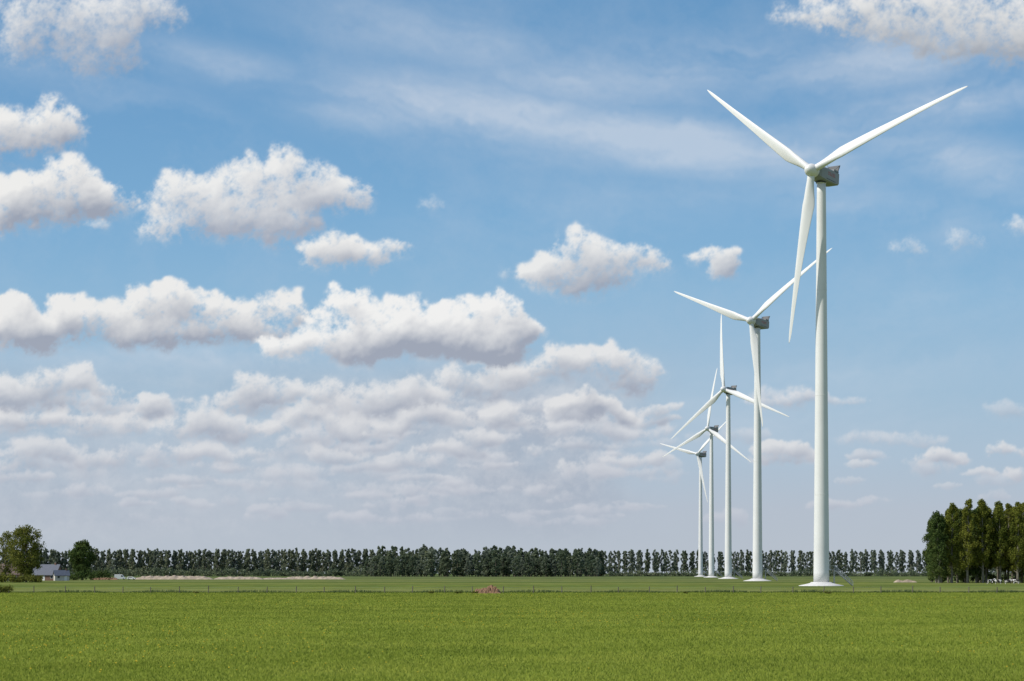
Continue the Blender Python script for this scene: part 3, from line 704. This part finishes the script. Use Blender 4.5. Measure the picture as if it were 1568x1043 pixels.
# ------------------------------------------------------------------ van and car near the banks
tyre = simple_mat('tyre', (.02, .02, .02), .9)
def vehicle(name, loc, rz, prof, width, glassf, bodym):
    e_ = add_empty(name, loc, rz)
    def body(bm):
        rr = []
        for y, ins in ((-width/2, .08), (-width/2+.1, 0), (width/2-.1, 0), (width/2, .08)):
            rr.append([(x_, y, z-(ins if z > 1 else 0)) for x_, z in prof])
        R_3 = [[bm.verts.new(p) for p in r] for r in rr]
        n_ = len(prof)
        for k in range(3):
            for i in range(n_): bm.faces.new((R_3[k][i], R_3[k][(i+1) % n_], R_3[k+1][(i+1) % n_], R_3[k+1][i]))
        bm.faces.new(R_3[0]); bm.faces.new(R_3[-1][::-1])
    add_obj('body', bm_mesh('body', body, [bodym]), parent=e_)
    def gl(bm):
        for s in (-1, 1):
            for q in glassf:
                vs = [bm.verts.new((x_, s*(width/2+.006), z)) for x_, z in q]; bm.faces.new(vs)
    add_obj('side_windows', bm_mesh('side_windows', gl, [glass]), parent=e_)
    xs_ = [p[0] for p in prof]; xa_, xb_ = min(xs_), max(xs_)
    def wh(bm):
        for x_ in (xa_+.9, xb_-.9):
            for s in (-1, 1): bar(bm, (x_, s*(width/2-.2), .34), (x_, s*(width/2+.02), .34), .34, 16); bar(bm, (x_, s*(width/2+.02), .34), (x_, s*(width/2+.03), .34), .18, 12, 1)
    add_obj('wheels', bm_mesh('wheels', wh, [tyre, steel]), parent=e_)
vehicle('white_van', (bx(184, 985), 985, 0), rad(4), [(-2.7, .35), (2.6, .35), (2.7, 1.0), (1.9, 1.25), (1.2, 2.35), (.8, 2.5), (-2.6, 2.5), (-2.7, 2.3)], 1.95, [[(.55, 1.35), (1.6, 1.35), (1.05, 2.15), (.55, 2.15)]], wpaint)
vehicle('white_car', (bx(201, 975), 975, 0), rad(-5), [(-2.1, .3), (2.1, .3), (2.15, .8), (1.2, .95), (.5, 1.45), (-1.3, 1.5), (-2.05, 1.0)], 1.75, [[(-1.6, .98), (.95, .98), (.4, 1.38), (-1.2, 1.38)]], wpaint)

# ------------------------------------------------------------------ cows
cm, nt = new_mat('black_and_white_hide')
o_ = N(nt, 'ShaderNodeOutputMaterial'); b = N(nt, 'ShaderNodeBsdfPrincipled'); tc = N(nt, 'ShaderNodeTexCoord'); oi = N(nt, 'ShaderNodeObjectInfo')
ad = N(nt, 'ShaderNodeVectorMath', operation='ADD'); nt.links.new(tc.outputs['Object'], ad.inputs[0])
ml = N(nt, 'ShaderNodeMath', operation='MULTIPLY'); nt.links.new(oi.outputs['Random'], ml.inputs[0]); ml.inputs[1].default_value = 17; nt.links.new(ml.outputs[0], ad.inputs[1])
no = N(nt, 'ShaderNodeTexNoise'); no.inputs['Scale'].default_value = 1.5; no.inputs['Detail'].default_value = 1; nt.links.new(ad.outputs[0], no.inputs['Vector'])
r = N(nt, 'ShaderNodeValToRGB'); r.color_ramp.elements[0].position = .52; r.color_ramp.elements[1].position = .54
r.color_ramp.elements[0].color = (.02, .018, .018, 1); r.color_ramp.elements[1].color = (.7, .67, .62, 1)
nt.links.new(no.outputs['Fac'], r.inputs[0]); nt.links.new(r.outputs[0], b.inputs['Base Color']); b.inputs['Roughness'].default_value = .8; nt.links.new(b.outputs[0], o_.inputs[0])
def cow(loc, rz, graze):
    hd = [(1.25, 0, 1.15, .17), (1.5, 0, .8, .13), (1.62, 0, .5, .14), (1.7, 0, .2, .09)] if graze else [(1.2, 0, 1.42, .19), (1.45, 0, 1.6, .16), (1.7, 0, 1.56, .14), (1.98, 0, 1.42, .09)]
    P_ = [(-.75, 0, 1.12, .30), (-.35, 0, 1.03, .37), (.15, 0, 1.0, .40), (.6, 0, 1.06, .34), (.92, 0, 1.2, .26)]
    E_ = [(0, 1), (1, 2), (2, 3), (3, 4)]
    last = 4
    for q in hd: P_.append(q); E_.append((last, len(P_)-1)); last = len(P_)-1
    hp = last-1
    for s in (-1, 1):
        z = P_[hp]; P_.append((z[0]-.06, s*.26, z[2]+.08, .035)); E_.append((hp, len(P_)-1))
        j = len(P_); P_ += [(-.72, s*.2, .85, .17), (-.62, s*.22, .66, .10), (-.82, s*.22, .42, .06), (-.78, s*.22, .06, .055)]
        E_ += [(0, j), (j, j+1), (j+1, j+2), (j+2, j+3)]
        j = len(P_); P_ += [(.66, s*.2, .78, .13), (.68, s*.2, .42, .065), (.66, s*.2, .06, .055)]
        E_ += [(3, j), (j, j+1), (j+1, j+2)]
    j = len(P_); P_ += [(-1.04, 0, 1.2, .05), (-1.1, 0, .85, .03), (-1.1, 0, .5, .045)]; E_ += [(0, j), (j, j+1), (j+1, j+2)]
    j = len(P_); P_.append((-.4, 0, .66, .13)); E_.append((1, j))
    me = bpy.data.meshes.new('cow'); me.from_pydata([p[:3] for p in P_], E_, []); me.materials.append(cm)
    o = add_obj('cow', me, loc, rz)
    md = o.modifiers.new('skin', 'SKIN'); md.use_smooth_shade = True
    if not me.skin_vertices:
        bpy.context.view_layer.objects.active = o; bpy.ops.mesh.customdata_skin_add()
    for v_, p in zip(me.skin_vertices[0].data, P_): v_.radius = (p[3], p[3]); v_.use_root = False
    me.skin_vertices[0].data[2].use_root = True
    o.modifiers.new('sub', 'SUBSURF').levels = 1; o.modifiers['sub'].render_levels = 2
for px, D, rz, g_ in ((1516, 585, 0.3, False), (1528, 578, 3.0, True), (1544, 575, -.2, True), (1556, 590, 2.6, False)):
    cow((bx(px, D), D, 0), rz, g_)
